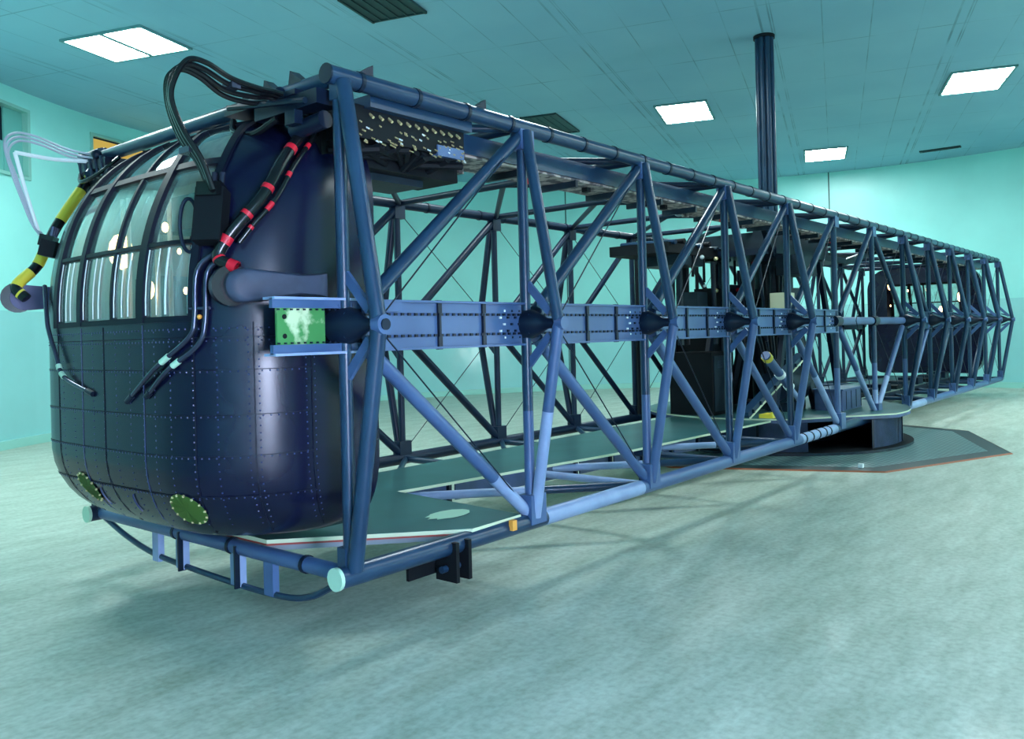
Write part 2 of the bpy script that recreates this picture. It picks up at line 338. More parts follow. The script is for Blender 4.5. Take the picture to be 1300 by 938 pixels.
# unseen light panel added behind the camera for the streak on the cab
t = empty('fill_panel', 'tall light panel added out of view behind the camera', 'fill light', tuple(D_*13.0+T_*(2.68)+Vector((0, 0, 1.55))))
M3 = Matrix((D_, T_, Vector((0, 0, 1)))).transposed()
b = MB(); b.box((0, 0, 0), (2.0, .03, 1.9), ventf, M3); b.build('frame', t)
b = MB(); b.box(-T_*.02, (1.9, .03, 1.8), fillm, M3); b.build('diffuser', t)

def vent(x, y, ang, w_, l_, label):
    t = empty('ceiling_vent', label, 'vent', (x, y, HC)); t.rotation_euler = (0, 0, rad(ang))
    b = MB(); b.bbox((-w_/2, -l_/2, -.02), (w_/2, l_/2, -.001), ventm); b.build('backing', t)
    b = MB()
    for s in (-1, 1):
        b.bbox((-w_/2-.03, s*l_/2-.015, -.035), (w_/2+.03, s*l_/2+.015, -.001), ventm); b.bbox((s*w_/2-.015, -l_/2, -.035), (s*w_/2+.015, l_/2, -.001), ventm)
    k = max(1, int(l_/.12))
    for i in range(1, k): b.bbox((-w_/2, -l_/2+i*l_/k-.01, -.034), (w_/2, -l_/2+i*l_/k+.01, -.02), ventm)
    b.build('grille', t)
vent(1.75, 5.02, 18, 1.45, .68, 'dark rectangular ceiling vent just above the truss, mid ceiling')
vent(-4.33, 3.0, 18, .75, .75, 'dark square ceiling vent at the top edge above the near end of the truss')
vent(6.0, -3.0, 18, 1.0, .7, 'dark ceiling vent at the right edge beside the brightest light')
vent(10.03, -.02, 93, .80, .10, 'thin slot vent in the ceiling close to the far wall')

# ------------------------------------------------------------------ centrifuge arm (the truss)
BAY = 1.43; V = 1.352; ZB = .372; ZTT = 2.828; ZM = 1.6
def ux(i): return (i-6)*BAY
arm = empty('centrifuge_arm', 'long blue steel tube truss arm spanning the whole room over the round drum', 'centrifuge arm')
def band(a, b, fr, mats):
    pts = [Vector(a)]+[lerp(a, b, t) for t in fr]+[Vector(b)]; return pts, mats
def member(name, a, b, r, m=steel, fr=(), mats=None, seg=14, label=None):
    B = MB(); pts = [a]+[lerp(a, b, t) for t in fr]+[b]; B.tube(pts, r, m, seg, bands=mats); return B.build(name, arm, label)
def rings(B, a, b, r, k):
    a = Vector(a); b = Vector(b); d = (b-a).normalized()
    for i in range(k):
        p = lerp(a, b, (i+.5)/k); B.tube([p-d*.012, p+d*.012], r*1.12, navy, 14)
# chords
for s in (-1, 1):
    m = steel if s < 0 else steel_shade
    B = MB(); a, b_ = (ux(0)-.07, s*V, ZTT), (ux(12)+.05, s*V, ZTT)
    B.tube([a, b_], .047, m, 16); rings(B, a, b_, .047, 44); B.tube([Vector(a)+Vector((-.01, 0, 0)), a], .05, navy, 16)
    B.build('top_chord', arm)
    B = MB(); pts = [(ux(0)-.09, s*V, ZB)]; mt = []
    def upto(u, mm): pts.append((u, s*V, ZB)); mt.append(mm)
    if s < 0:
        upto(ux(1)+.12, steel); upto(ux(2)-.12, pale); upto(ux(4)+.2, beamp); upto(ux(5)-.15, pale); upto(ux(7), steel); upto(ux(7)+.95, pale); upto(ux(12)+.05, beamp)
    else: upto(ux(12)+.05, m)
    B.tube(pts, .054, m, 16, bands=mt); B.tube([(ux(0)-.10, s*V, ZB), (ux(0)-.08, s*V, ZB)], .057, mint, 18)
    if s < 0:
        for u in (ux(4)+.30, ux(4)+.5, ux(4)+.7, ux(4)+.9, ux(4)+1.05): B.tube([(u-.012, -V, ZB), (u+.012, -V, ZB)], .060, navy, 14)
    B.build('bottom_chord', arm)
KINK = [0, 1, 2, 3, 4, 7, 8, 9, 10, 11, 12]; E_ = .254
for s in (-1, 1):
    m = steel if s < 0 else steel_shade
    for i in range(13):
        u = ux(i); Tn = Vector((u, s*V, ZTT)); Bn = Vector((u, s*V, ZB)); Hn = Vector((u, s*V, ZM))
        rp = .033
        if s < 0 and i in (1, 2, 5, 6, 7):
            member('post', Bn, Tn, rp, m, (.14, .28), [pale if i in (6,) else beamp, beamp, m])
        else: member('post', Bn, Tn, rp, m)
        # nodes
        B = MB()
        B.box((u+.01, s*V, ZTT-.06), (.13, .085, .17) if i else (.09, .06, .12), beamp if s < 0 and i else m); B.build('gusset_plate', arm)
        B = MB(); B.box((u+.01, s*(V+(.01 if i else -.02)), ZB+.08), (.15, .10, .18) if i else (.10, .06, .12), beamp if s < 0 and i else m); B.build('gusset_plate', arm)
        if i in KINK:
            Mn = Vector((u, s*(V+E_), ZM)); r = .040 if i == 0 else .036
            member('bent_strut', Tn+Vector((0, s*.035, -.03)), Mn, r, m, seg=16)
            if s < 0 and i in (1, 2): member('bent_strut', Mn, Bn+Vector((0, s*.035, .03)), r, m, (.45,) if i == 1 else (.9,), [beamp, pale] if i == 1 else [beamp, beamp], seg=16)
            else: member('bent_strut', Mn, Bn+Vector((0, s*.035, .03)), r, beamp if (s < 0 and i in (3, 4)) else m, seg=16)
            # hub bracket: bolted boss at the post tapering to the arm that reaches the bend
            B = MB(); c = Hn
            B.tube([c+Vector((0, -s*.05, 0)), c+Vector((0, s*.05, 0)), c+Vector((0, s*.11, 0)), c+Vector((0, s*.17, 0)), Mn+Vector((0, s*.01, 0))], [.09, .09, .062, .032, .030], navy, 16)
            for a in range(4):
                q = c+Vector((.065*math.cos(a*PI/2+.78), s*.05, .065*math.sin(a*PI/2+.78))); B.tube([q, q+Vector((0, s*.02, 0))], .018, steel, 8)
            B.build('hub_bracket', arm)
            B = MB(); B.tube([Mn-Vector((0, s*.01, 0)), Mn+Vector((0, s*.045, 0))], .048 if i == 0 else .04, beamp if s < 0 else m, 18)
            if i == 0: B.tube([Mn+Vector((0, s*.045, 0)), Mn+Vector((0, s*.052, 0))], .028, navy, 14)
            B.build('end_cap', arm)
            for q in (-1, 1):
                B = MB(); B.bar(Hn+Vector((.0, s*.02, q*.25)), Hn+Vector((.0, s*.19, q*.07)), .05, .02, beamp if s < 0 else m, up=(1, 0, 0))
                B.bar(Hn+Vector((.02, s*.19, q*.07)), Hn+Vector((.09, s*.05, q*.12)), .05, .02, beamp if s < 0 else m); B.build('knee_brace', arm)
        else:
            B = MB(); B.tube([Hn-Vector((.09, 0, 0)), Hn+Vector((.09, 0, 0))], .065, navy, 14); B.build('hub_bracket', arm)
    # diagonals, mirrored about the centre
    for i in range(12):
        if i < 6: top, hub, bot = ux(i+1), ux(i), ux(i+1)
        else: top, hub, bot = ux(i), ux(i+1), ux(i)
        Hn = Vector((hub, s*V, ZM)); r = .039 if i < 3 else .035
        Tn = Vector((top, s*V, ZTT-.04)); Bn = Vector((bot, s*V, ZB+.03))
        member('diagonal_strut', lerp(Hn, Tn, .07), Tn, r, m, seg=16)
        if s < 0 and i in (0, 4, 5): member('diagonal_strut', lerp(Hn, Bn, .07), Bn, r, m, (.74,) if i == 0 else (.45,), [beamp, pale], seg=16)
        elif s < 0 and i in (6, 7): member('diagonal_strut', lerp(Hn, Bn, .07), Bn, r, m, (.6,), [beamp, pale], seg=16)
        else: member('diagonal_strut', lerp(Hn, Bn, .07), Bn, r, beamp if (s < 0 and i < 4) else m, seg=16)
        # thin bracing wires
        for zz, zh in ((ZTT, ZTT-.05), (ZB, ZB+.05)):
            B = MB()
            if s < 0 and i < 6: B.tube([(ux(i), -V-E_*.9, ZM), (ux(i+1), -V, zh)], .0045, navy, 5)
            else: B.tube([(ux(i) if i < 6 else ux(i+1), s*V, zh), (ux(i+1) if i < 6 else ux(i), s*V, ZM)], .0045, navy, 5)
            B.build('bracing_wire', arm)
    # mid-height riveted beam between the hubs
    for i in [0, 1, 2, 3, 4, 7, 8, 9, 10, 11]:
        mm = beamp if (s < 0 and i < 6) else m
        u0, u1 = ux(i)+.10, ux(i+1)-.07; B = MB(); hh = .125
        B.bbox((u0, s*V-.012, ZM-hh), (u1, s*V+.012, ZM+hh), mm)
        for q in (-1, 1):
            for side in (-1, 1):
                B.bbox((u0, s*V+side*.012, ZM+q*hh), (u1, s*V+side*.022, ZM+q*(hh-.06)), mm)
            B.bbox((u0, s*V-.055, ZM+q*hh-.006), (u1, s*V+.055, ZM+q*hh+.006), mm)
        if s < 0 and i < 6:
            n = 26
            for k in range(n):
                uu = u0+(u1-u0)*(k+.5)/n
                for q in (-1, 1): B.box((uu, -V-.024, ZM+q*(hh-.068)), (.020, .008, .014), navy)
            for k in range(6):
                for z in range(5):
                    if (k+z) % 2 == 0: B.box((u1-.02-k*.035, -V-.018, ZM-.08+z*.04), (.013, .012, .013), white if k > 3 else navy)
            for t in (.43, .72):
                uu = u0+(u1-u0)*t; B.bbox((uu-.008, -V-.03, ZM-hh-.008), (uu+.008, -V-.01, ZM+hh+.008), navy); B.bbox((uu-.02, -V-.035, ZM-hh-.01), (uu+.01, -V-.01, ZM-hh+.06), navy); B.bbox((uu-.02, -V-.035, ZM+hh-.06), (uu+.01, -V-.01, ZM+hh+.01), navy)
            for q in (-1, 1): B.prism([(u0, -V-.05), (u0+.24, -V-.05), (u0+.24, -V-.03), (u0, -V-.03)], ZM+q*.10-.03, ZM+q*.10+.03, beamp)
        B.build('side_beam', arm)
    B = MB(); B.tube([(ux(5)+.06, s*V, ZM), (ux(7)-.06, s*V, ZM)], .048, beamp if s < 0 else m, 16); B.build('side_tube', arm)
# cross tubes and K bracing, top and bottom
for zz in (ZTT, ZB):
    for i in range(13):
        u = ux(i); r = .042 if i in (0, 12) else .03
        if zz == ZB and i in (5, 6, 7): continue
        mm = steel if zz == ZB else steel_shade
        if i == 0: mm = beamp if zz == ZB else steel
        if zz == ZB and i in (1, 2): member('cross_tube', (u, -V+.03, zz), (u, V-.03, zz), r, mm, (.45,), [pale, steel])
        else: member('cross_tube', (u, -V+.03, zz), (u, V-.03, zz), r, mm)
        if zz == ZB and i in (4, 5, 6, 7): continue
        if i < 12:
            for s in (-1, 1):
                if i < 6: a, b_ = (u, 0, zz), (ux(i+1), s*(V-.04), zz)
                else: a, b_ = (ux(i+1), 0, zz), (u, s*(V-.04), zz)
                if zz == ZB and s < 0 and i in (0, 1, 2, 3): member('plan_brace', a, b_, .032, mm, (.6,), [pale, steel])
                else: member('plan_brace', a, b_, .026, mm)
# skid rail hung below the near end tube
B = MB(); B.tube(smooth_pts([(ux(0), 1.28, .34), (ux(0), .95, .25), (ux(0), .58, .19), (ux(0), 0, .165), (ux(0), -.66, .16), (ux(0), -1.0, .20), (ux(0), -1.3, .34)]), .018, steel, 8); B.build('skid_rail', arm)
for v, mm, wd in ((.55, pale, .075), (.25, pale, .09), (-.36, pale, .10), (-.68, beamp, .085)):
    B = MB(); B.prism([(ux(0)-.02, v-wd/2), (ux(0)+.02, v-wd/2), (ux(0)+.02, v+wd/2), (ux(0)-.02, v+wd/2)], .155, .36, mm)
    if mm == pale and wd > .08: B.box((ux(0)-.02, v-wd/2+.01, .27), (.06, .014, .24), navy)
    B.build('skid_leg', arm)
for v in (.30, -.31, -1.0):
    B = MB(); B.tube([(ux(0), v-.012, ZB), (ux(0), v+.012, ZB)], .048, navy, 16); B.build('tube_clamp', arm)
# hanging bracket below the near bottom chord
B = MB()
for u in (-7.90, -7.80): B.box((u, -V, .29), (.025, .16, .22), blackm)
B.box((-8.0, -V+.1, .27), (.22, .02, .12), blackm); B.tube([(-7.95, -V, .25), (-7.74, -V, .25)], .02, steel, 10); B.build('hanging_bracket', arm)
B = MB(); B.box((-7.40, -V-.062, .40), (.04, .03, .06), orange); B.build('orange_block', arm)
# pointed saddle brackets and clamps over the near upper corner
for (p, l) in (((-8.42, -V, ZTT+.05), .05), ((-7.55, -V, ZTT+.05), .05), ((-8.58, -1.05, ZTT+.04), .06), ((-8.58, -.82, ZTT+.04), .06), ((-8.58, -.62, ZTT+.03), .04)):
    B = MB(); x, y, z = p
    if y == -V:
        B.add([(x-.06, y-.02, z-.02), (x+.05, y-.02, z-.02), (x+.05, y-.02, z+l), (x-.06, y+.02, z-.02), (x+.05, y+.02, z-.02), (x+.05, y+.02, z+l)], [(0, 1, 2), (3, 5, 4), (0, 3, 4, 1), (1, 4, 5, 2), (2, 5, 3, 0)], navy, False)
    else:
        B.add([(x-.03, y-.07, z-.03), (x-.03, y+.07, z-.03), (x-.03, y+.05, z+l), (x+.03, y-.07, z-.03), (x+.03, y+.07, z-.03), (x+.03, y+.05, z+l)], [(0, 2, 1), (3, 4, 5), (0, 1, 4, 3), (1, 2, 5, 4), (2, 0, 3, 5)], navy, False)
    B.build('saddle_bracket', arm)
B = MB()
B.bbox((-8.66, -1.28, 2.70), (-8.52, -.75, 2.775), navy); B.bbox((-8.67, -1.12, 2.775), (-8.50, -.48, 2.80), navy); B.bbox((-8.69, -1.14, 2.62), (-8.64, -1.06, 2.69), navy); B.tube(smooth_pts([(-8.66, -.55, 2.74), (-8.70, -.62, 2.66), (-8.70, -.80, 2.62), (-8.66, -.95, 2.68)], 5), .018, black, 8); B.tube([(-8.72, -1.27, 2.70), (-8.72, -.60, 2.79)], .016, navy, 8); B.ball((-8.66, -.98, 2.81), .03, navy, 5)
B.tube([(-8.60, -1.27, 2.63), (-8.60, -1.02, 2.61)], .045, navy, 12); B.build('corner_bracket', arm, 'dark bracket block under the near upper corner')
B = MB(); B.bbox((-8.66, .98, 2.73), (-8.50, 1.36, 2.79), navy); B.tube([(-8.58, 1.18, 2.83), (-8.58, 1.38, 2.83)], .062, steel, 14); B.tube([(-8.66, 1.22, 2.70), (-8.50, 1.30, 2.90)], .03, steel, 10); B.tube([(-8.64, .92, 2.68), (-8.60, 1.30, 2.66)], .035, navy, 10); B.tube(smooth_pts([(-8.66, 1.35, 2.72), (-8.72, 1.2, 2.64), (-8.68, 1.02, 2.68), (-8.60, .9, 2.78)], 5), .014, black, 7); B.ball((-8.66, 1.1, 2.82), .035, navy, 6)
for k in range(5): B.tube([(-8.66, 1.0+k*.08, 2.66), (-8.66, 1.04+k*.08, 2.80)], .012, chrome, 8)
B.build('corner_bracket', arm, 'dark bracket block at the far upper corner')
# beam stub reaching the cab with the green panel
B = MB()
for q in (-1, 1): B.bbox((-9.0, -V-.012, ZM+q*.13), (-8.45, -V+.012, ZM+q*.085), beamp); B.bbox((-9.0, -V-.03, ZM+q*.13-.006), (-8.45, -V+.06, ZM+q*.13+.006), pale)
for k in range(14): B.box((-8.97+k*.036, -V-.014, ZM+.078), (.012, .006, .008), navy); B.box((-8.97+k*.036, -V-.014, ZM-.078), (.012, .006, .008), navy)
B.bbox((-8.62, -V-.008, ZM-.12), (-8.45, -V+.02, ZM+.12), blackm)
for k in range(5):
    for z in range(6):
        if (k*7+z*3) % 4 != 1: B.box((-8.62+k*.03, -V-.012, ZM-.1+z*.04), (.012, .008, .014), beamp)
B.build('side_beam_end', arm)
B = MB(); B.bbox((-8.97, -V-.002, ZM-.085), (-8.70, -V+.012, ZM+.085), chip)
B.tube([(-8.93, -V-.004, ZM+.045), (-8.93, -V+.01, ZM+.045)], .012, blackm, 10); B.tube([(-8.93, -V-.004, ZM-.045), (-8.93, -V+.01, ZM-.045)], .012, blackm, 10)
B.build('green_panel', arm, 'chipped green panel at the end of the riveted beam')

# ------------------------------------------------------------------ cabs
ZT = 2.77
def ins(z):
    df = ds = 0.0
    if z > 1.7: df = .72*(1-math.sqrt(max(0, 1-((z-1.7)/(ZT-1.7))**2)))
    if z < .95: df = .4*(1-math.sqrt(max(0, 1-((.95-z)/.45)**2)))
    if z > 2.3: ds = .42*(1-math.sqrt(max(0, 1-((z-2.3)/(ZT-2.3))**2)))
    if z < .92: ds = .3*(1-math.sqrt(max(0, 1-((.92-z)/.42)**2)))
    return df, ds
def plan(s, z):
    df, ds = ins(z); W = 1.13-ds; uf = -9.17+df; ub = -8.18
    r = min(.5, (ub-uf)*.9); sg = -1 if s < 0 else 1; a = abs(s)
    if a <= 1: v = a*(W-r); u = uf
    elif a <= 2:
        th = (a-1)*PI/2; v = W-r+r*math.sin(th); u = uf+r*(1-math.cos(th))
    else: v = W; u = uf+r+(a-2)*(ub-uf-r)
    u += .07*min(1, (v/1.13)**2)*max(0, min(1, (ub-u)/.5))
    return Vector((u, sg*v, z))
def nrm(s, z):
    e = 1e-3; z = min(max(z, .53), ZT-.02); du = plan(s+e, z)-plan(s-e, z); dz = plan(s, z+e)-plan(s, z-e); n = du.cross(dz)
    if n.length < 1e-9: return Vector((-1, 0, 0))
    n.normalize(); c = plan(s, z)-Vector((-8.5, 0, 1.6))
    return n if n.dot(c) > 0 else -n
def sp(s, z, d=0): return plan(s, z)+nrm(s, z)*d
def patch(B, s0, s1, z0, z1, d0, d1, m, ns=6, nz=6):
    g = {}; base = len(B.v); vs = []
    for L, d in enumerate((d0, d1)):
        for i in range(ns+1):
            for j in range(nz+1): g[(L, i, j)] = len(vs); vs.append(sp(s0+(s1-s0)*i/ns, z0+(z1-z0)*j/nz, d))
    fs = []
    for i in range(ns):
        for j in range(nz):
            fs.append((g[1, i, j], g[1, i, j+1], g[1, i+1, j+1], g[1, i+1, j])); fs.append((g[0, i, j], g[0, i+1, j], g[0, i+1, j+1], g[0, i, j+1]))
    for i in range(ns): fs += [(g[0, i, 0], g[1, i, 0], g[1, i+1, 0], g[0, i+1, 0]), (g[0, i, nz], g[0, i+1, nz], g[1, i+1, nz], g[1, i, nz])]
    for j in range(nz): fs += [(g[0, 0, j], g[0, 0, j+1], g[1, 0, j+1], g[1, 0, j]), (g[0, ns, j], g[1, ns, j], g[1, ns, j+1], g[0, ns, j+1])]
    B.add(vs, fs, m)
WS0, WS1 = -1.27, .87; WZ0, WZ1 = 1.65, 2.725
S = sorted(set([-3, -2.75, -2.5, -2.25, 2.25, 2.5, 2.75, 3]+[-2+.1*k for k in range(0, 41)]+[WS0, WS1]))
Z = sorted(set([.5, .505, .52, .545, .58, .63, .69, .76, .84, .92, 1.0, 1.15, 1.3, 1.45, 1.65, 1.75, 1.85, 1.95, 2.05, 2.15, 2.25, 2.35, 2.43, 2.5, 2.56, 2.61, 2.65, 2.69, 2.725, 2.745, 2.76, 2.768, ZT]))
def cab_skin(B, m, d=0.0):
    idx = {}; vs = []
    for i, s in enumerate(S):
        for j, z in enumerate(Z): idx[i, j] = len(vs); vs.append(sp(s, z, d) if d else plan(s, z))
    fs = []
    for i in range(len(S)-1):
        for j in range(len(Z)-1):
            if WS0-1e-6 <= S[i] and S[i+1] <= WS1+1e-6 and WZ0-1e-6 <= Z[j] and Z[j+1] <= WZ1+1e-6: continue
            fs.append((idx[i, j], idx[i, j+1], idx[i+1, j+1], idx[i+1, j]))
    fs.append(tuple(idx[i, len(Z)-1] for i in range(len(S)))); fs.append(tuple(idx[i, 0] for i in reversed(range(len(S)))))
    B.add(vs, fs, m)
    # back wall with the hatch opening (v -.72..+.72, z 1.68..2.45)
    hv0, hv1, hz0, hz1 = -.72, .72, 1.68, 2.42; n = len(Z); k0 = 0
    side = [[plan(q, z)+Vector((d*0.8 if d else 0, 0, 0)) for z in Z] for q in (-3, 3)]
    vv = []; ff = []
    for j, z in enumerate(Z):
        a = side[0][j]; c = side[1][j]; x = a.x
        vv += [a, Vector((x, max(a.y, hv0), z)), Vector((x, min(c.y, hv1), z)), c]
    for j in range(n-1):
        zm = (Z[j]+Z[j+1])/2
        for q in range(3):
            if q == 1 and hz0 < zm < hz1: continue
            ff.append((4*j+q, 4*j+q+1, 4*j+q+5, 4*j+q+4))
    B.add(vv, ff, m, False)
def make_cab(label, front_cab=True):
    root = empty('passenger_cab', label, 'cab', (-8.6, 0, 0))
    off = -Vector((-8.6, 0, 0)); parts = []
    def done(B, name, parent=None, lab=None):
        o = B.build(name, None, lab); o.data.transform(Matrix.Translation(off)); o.parent = parent or root; return o
    B = MB(); cab_skin(B, shell)
    # panel seams and rivet lines
    for s in (.33, -.10, -.75, -1.27, -1.62, -1.98, .87): patch(B, s-.004, s+.004, .56, 1.63, .0005, .003, rivet_m if s in (-.75, .33) else frame_m, 1, 14)
    for z in (1.56, 1.40, 1.18, .98, .78): patch(B, -1.98, 1.2, z-.002, z+.002, .0005, .003, frame_m, 24, 1)
    def riv(s, z):
        p = sp(s, z, 0); n = nrm(s, z); t = n.orthogonal().normalized(); q = n.cross(t); r = .0055
        B.add([p+t*r, p+q*r, p-t*r, p-q*r, p+n*.0035], [(0, 1, 4), (1, 2, 4), (2, 3, 4), (3, 0, 4)], rivet_m)
    for s in (.50, .33, .1, -.10, -.32, -.55, -.75, -.92, -1.1, -1.27, -1.42, -1.60, -1.66, -1.95, -2.02, .75):
        k = 0
        while .62+k*.036 < 1.62: riv(s+.012, .62+k*.036); k += 1
    for z in (1.59, 1.53, 1.38, 1.16, .96, .76):
        s = -1.98
        while s < 1.2: riv(s, z+.012); s += .05 if abs(s) < 1 else .045
    done(B, 'shell')
    B = MB(); cab_skin(B, liner, -.045)
    done(B, 'inner_liner')
    # frame bars
    cols = [.82, .36, .28, -.255, -.295, -.70, -.80, -1.25]; rows = [1.665, 2.02, 2.04, 2.43, 2.47, 2.70]
    B = MB()
    for s0, s1 in ((.82, .90), (.28, .36), (-.80, -.70), (-1.30, -1.25)): patch(B, s0, s1, WZ0-.01, WZ1, -.03, .018, frame_m, 3, 22)
    patch(B, -.295, -.255, WZ0, WZ1, -.02, .010, frame_m, 2, 22)
    for z0, z1 in ((1.64, 1.668), (2.02, 2.04), (2.43, 2.465), (2.70, 2.735)): patch(B, -1.28, .88, z0, z1, -.03, .013, frame_m, 36, 1)
    fr = done(B, 'window_frame')
    for (s0, s1) in ((.36, .82), (-.255, .28), (-.70, -.295), (-1.25, -.80)):
        for (z0, z1) in ((1.668, 2.02), (2.04, 2.43), (2.465, 2.70)):
            B = MB(); ns, nz = 8, 8; vs = []; fs = []
            for i in range(ns+1):
                for j in range(nz+1): vs.append(sp(s0+(s1-s0)*i/ns, z0+(z1-z0)*j/nz, -.004))
            for i in range(ns):
                for j in range(nz): a = i*(nz+1)+j; fs.append((a, a+1, a+nz+2, a+nz+1))
            B.add(vs, fs, glass); done(B, 'window_pane')
            if z0 < 1.7:
                B = MB()   # white vertical strips on the outer face of each lower pane
                for (a, b2) in ((s0+.004, s0+.014), (s1-.014, s1-.004), ((s0+s1)/2-.045, (s0+s1)/2-.03), ((s0+s1)/2+.06, (s0+s1)/2+.068)): patch(B, a, b2, z0+.01, z1-.01, .001, .005, white, 1, 4)
                done(B, 'pane_strip')
    # green oval covers with a bolt ring
    for s, z in ((.43, .74), (-1.15, .71)):
        B = MB(); c = sp(s, z, 0); n = nrm(s, z); up = Vector((0, 0, 1)); t = n.cross(up).normalized(); q = t.cross(n).normalized()
        N = 28; ps = []
        for k in range(N):
            a = 2*PI*k/N; ds = (-.105*math.cos(a)+.085*math.sin(a))*(1.25 if s > 0 else 1); zz = z-.068*math.cos(a)-.048*math.sin(a)
            ps.append(sp(s+ds, zz, .006))
        cc = sp(s, z, .008)
        B.add([cc]+ps, [(0, 1+k, 1+(k+1) % N) for k in range(N)]+[(0, 1+(k+1) % N, 1+k) for k in range(N)], olive)
        for k in range(0, N, 2):
            p = ps[k]*.93+cc*.07; B.ball(p, .008, brass, 3)
        done(B, 'oval_cover', lab='olive green oval cover ringed with bolts')
    # curved tow slots low on the nose
    B = MB()
    for s in (.16, -.45): B.tube([sp(s+.03*math.cos(a*.35), .70+.05*math.sin(a*.35), .004) for a in range(-4, 5)], .004, rivet_m, 6)
    done(B, 'nose_slot')
    # side pods
    for sg in (-1, 1):
        B = MB(); c0 = sp(sg*1.56, 1.80, .07) if sg < 0 else Vector((-9.03, 1.36, 1.86)); c1 = sp(sg*2.1, 1.81, .045) if sg < 0 else Vector((-8.60, 1.19, 1.86)); d = (c1-c0).normalized(); up = Vector((0, 0, 1)); n = d.cross(up).normalized()
        if n.y*sg < 0: n = -n
        out = []
        for a in range(13): an = PI/2+PI*a/12; out.append((math.cos(an)*.082, math.sin(an)*.082))
        L = (c1-c0).length
        out += [(L*.35, -.068), (L*.7, -.05), (L, -.062), (L, .058), (L*.7, .052), (L*.35, .068)]
        prof = []
        for k, off2 in ((1.0, -.06), (1.0, .035), (.93, .052), (.80, .06)):
            prof.append([c0+d*(x*k+(1-k)*L*.4)+up*(y*k)+n*off2 for x, y in out])
        nn = len(out); vs = [p for r in prof for p in r]; fs = []
        for r in range(3):
            for k in range(nn): fs.append((r*nn+k, r*nn+(k+1) % nn, (r+1)*nn+(k+1) % nn, (r+1)*nn+k))
        fs.append(tuple(3*nn+k for k in range(nn))); fs.append(tuple(reversed(range(nn))))
        B.add(vs, fs, podm if sg < 0 else podfar); pod = done(B, 'side_pod')
        B = MB(); B.tube([c0-d*.04+n*-.05, c0-d*.04+n*.0], .098, black, 20); done(B, 'pod_gasket', pod)
    # polished conduits with pale tape marks
    for line in ([(-1.42, 1.98), (-1.31, 1.88), (-1.30, 1.66), (-1.26, 1.56), (-.98, 1.41), (-.5, 1.24)], [(-1.46, 1.93), (-1.37, 1.87), (-1.36, 1.63), (-1.31, 1.52), (-1.1, 1.40), (-.8, 1.27)], [(1.2, 1.9), (1.02, 1.72), (.98, 1.63), (.80, 1.48), (.62, 1.36), (.1, 1.27)]):
        pts = [sp(s, z, .028) for s, z in line]; pts[-1] = sp(*line[-1], .005); B = MB(); sm = smooth_pts(pts, 5); B.tube(sm, .0125, chrome, 10)
        for k in (len(sm)-9, len(sm)-7) if line[0][0] > 0 else (len(sm)-8,): B.tube([sm[k], sm[k+1]], .0155, mint, 10)
        B.tube([sm[-2], sm[-1]], .016, navy, 10); done(B, 'conduit')
    B = MB(); B.tube([sp(-1.27, 1.70, .03), sp(-1.39, 1.70, .03)], .008, chrome, 8); B.ball(sp(-1.33, 1.66, .03), .012, orange, 5); done(B, 'conduit_clip')
    # black connector box and hoop at the window edge, one each side
    for sg in (-1, 1):
        B = MB(); c = sp(sg*1.36, 2.13, .06); n = nrm(sg*1.36, 2.13); t = Vector((0, 0, 1)).cross(n).normalized(); u2 = n.cross(t)
        if front_cab or True:
            h = .27 if sg < 0 else .10
            B.box(c, (.09, .14, h), blackm, Matrix((n, t, u2)).transposed()); B.box(c+n*.02+u2*(h*.45), (.08, .12, .07), black, Matrix((n, t, u2)).transposed())
            for k in (-1, 0, 1): B.tube([c+t*.04*k+u2*h*.5, c+t*.04*k+u2*(h*.5+.09)], .014, chrome, 8)
        bx = done(B, 'connector_box')
        if sg < 0:
            B = MB(); cc = sp(-1.22, 2.10, .035); B.tube([cc+t*(.045*math.cos(a*PI/12))*1+Vector((0, 0, .13*math.sin(a*PI/12)))+n*.0 for a in range(25)], .010, navy, 8); done(B, 'hoop_handle', bx)
    # interior: seat, equipment racks and small warm lamps
    B = MB()
    B.box((-8.65, -.35, 1.15), (.5, .5, .12), liner); B.box((-8.38, -.35, 1.5), (.12, .48, .72), liner, Matrix.Rotation(.15, 3, 'Y')); B.box((-8.38, -.35, 1.98), (.14, .26, .2), blackm); B.box((-8.6, -.35, .85), (.3, .3, .6), dark)
    done(B, 'pilot_seat')
    B = MB()
    for v in (-.85, -.62, .05, .2, .55, .62): B.tube([(-8.72, v, .7), (-8.72, v, 2.45)], .014, white, 8)
    for k in range(14): B.tube([(-8.80, -.66, 1.64+k*.03), (-8.80, -.60, 1.655+k*.03)], .008, white, 6)
    done(B, 'interior_rail')
    B = MB(); B.box((-8.50, .45, 1.7), (.3, .35, .5), dark); B.box((-8.55, .0, 2.3), (.25, .5, .2), dark); B.box((-8.66, .45, 1.8), (.02, .26, .2), liner); B.box((-8.5, -.85, 1.8), (.25, .25, .6), hosegrey)
    for k in range(6): B.ball((-8.67, .36+.035*k, 1.62), .010, brass, 4)
    done(B, 'instrument_rack')
    for (x, y, z, r) in ((-8.74, .62, 2.12, .075), (-8.78, .22, 1.86, .045), (-8.74, -.80, 1.98, .016), (-8.7, -.42, 2.30, .018), (-8.66, -.78, 2.42, .06), (-8.8, -.05, 2.2, .02), (-8.85, .1, 1.75, .014), (-8.85, -.35, 1.82, .014), (-8.9, -.55, 1.72, .012), (-8.9, .40, 1.70, .010), (-8.8, -.2, 2.05, .012)):
        B = MB(); B.ball((x, y, z), r, warm, 6, (1, .8, 1.5)); done(B, 'cabin_lamp', lab='small warm lamp inside the cab')
    return root
cabA = make_cab('dark blue rounded cab with curved windows at the near left end of the arm')
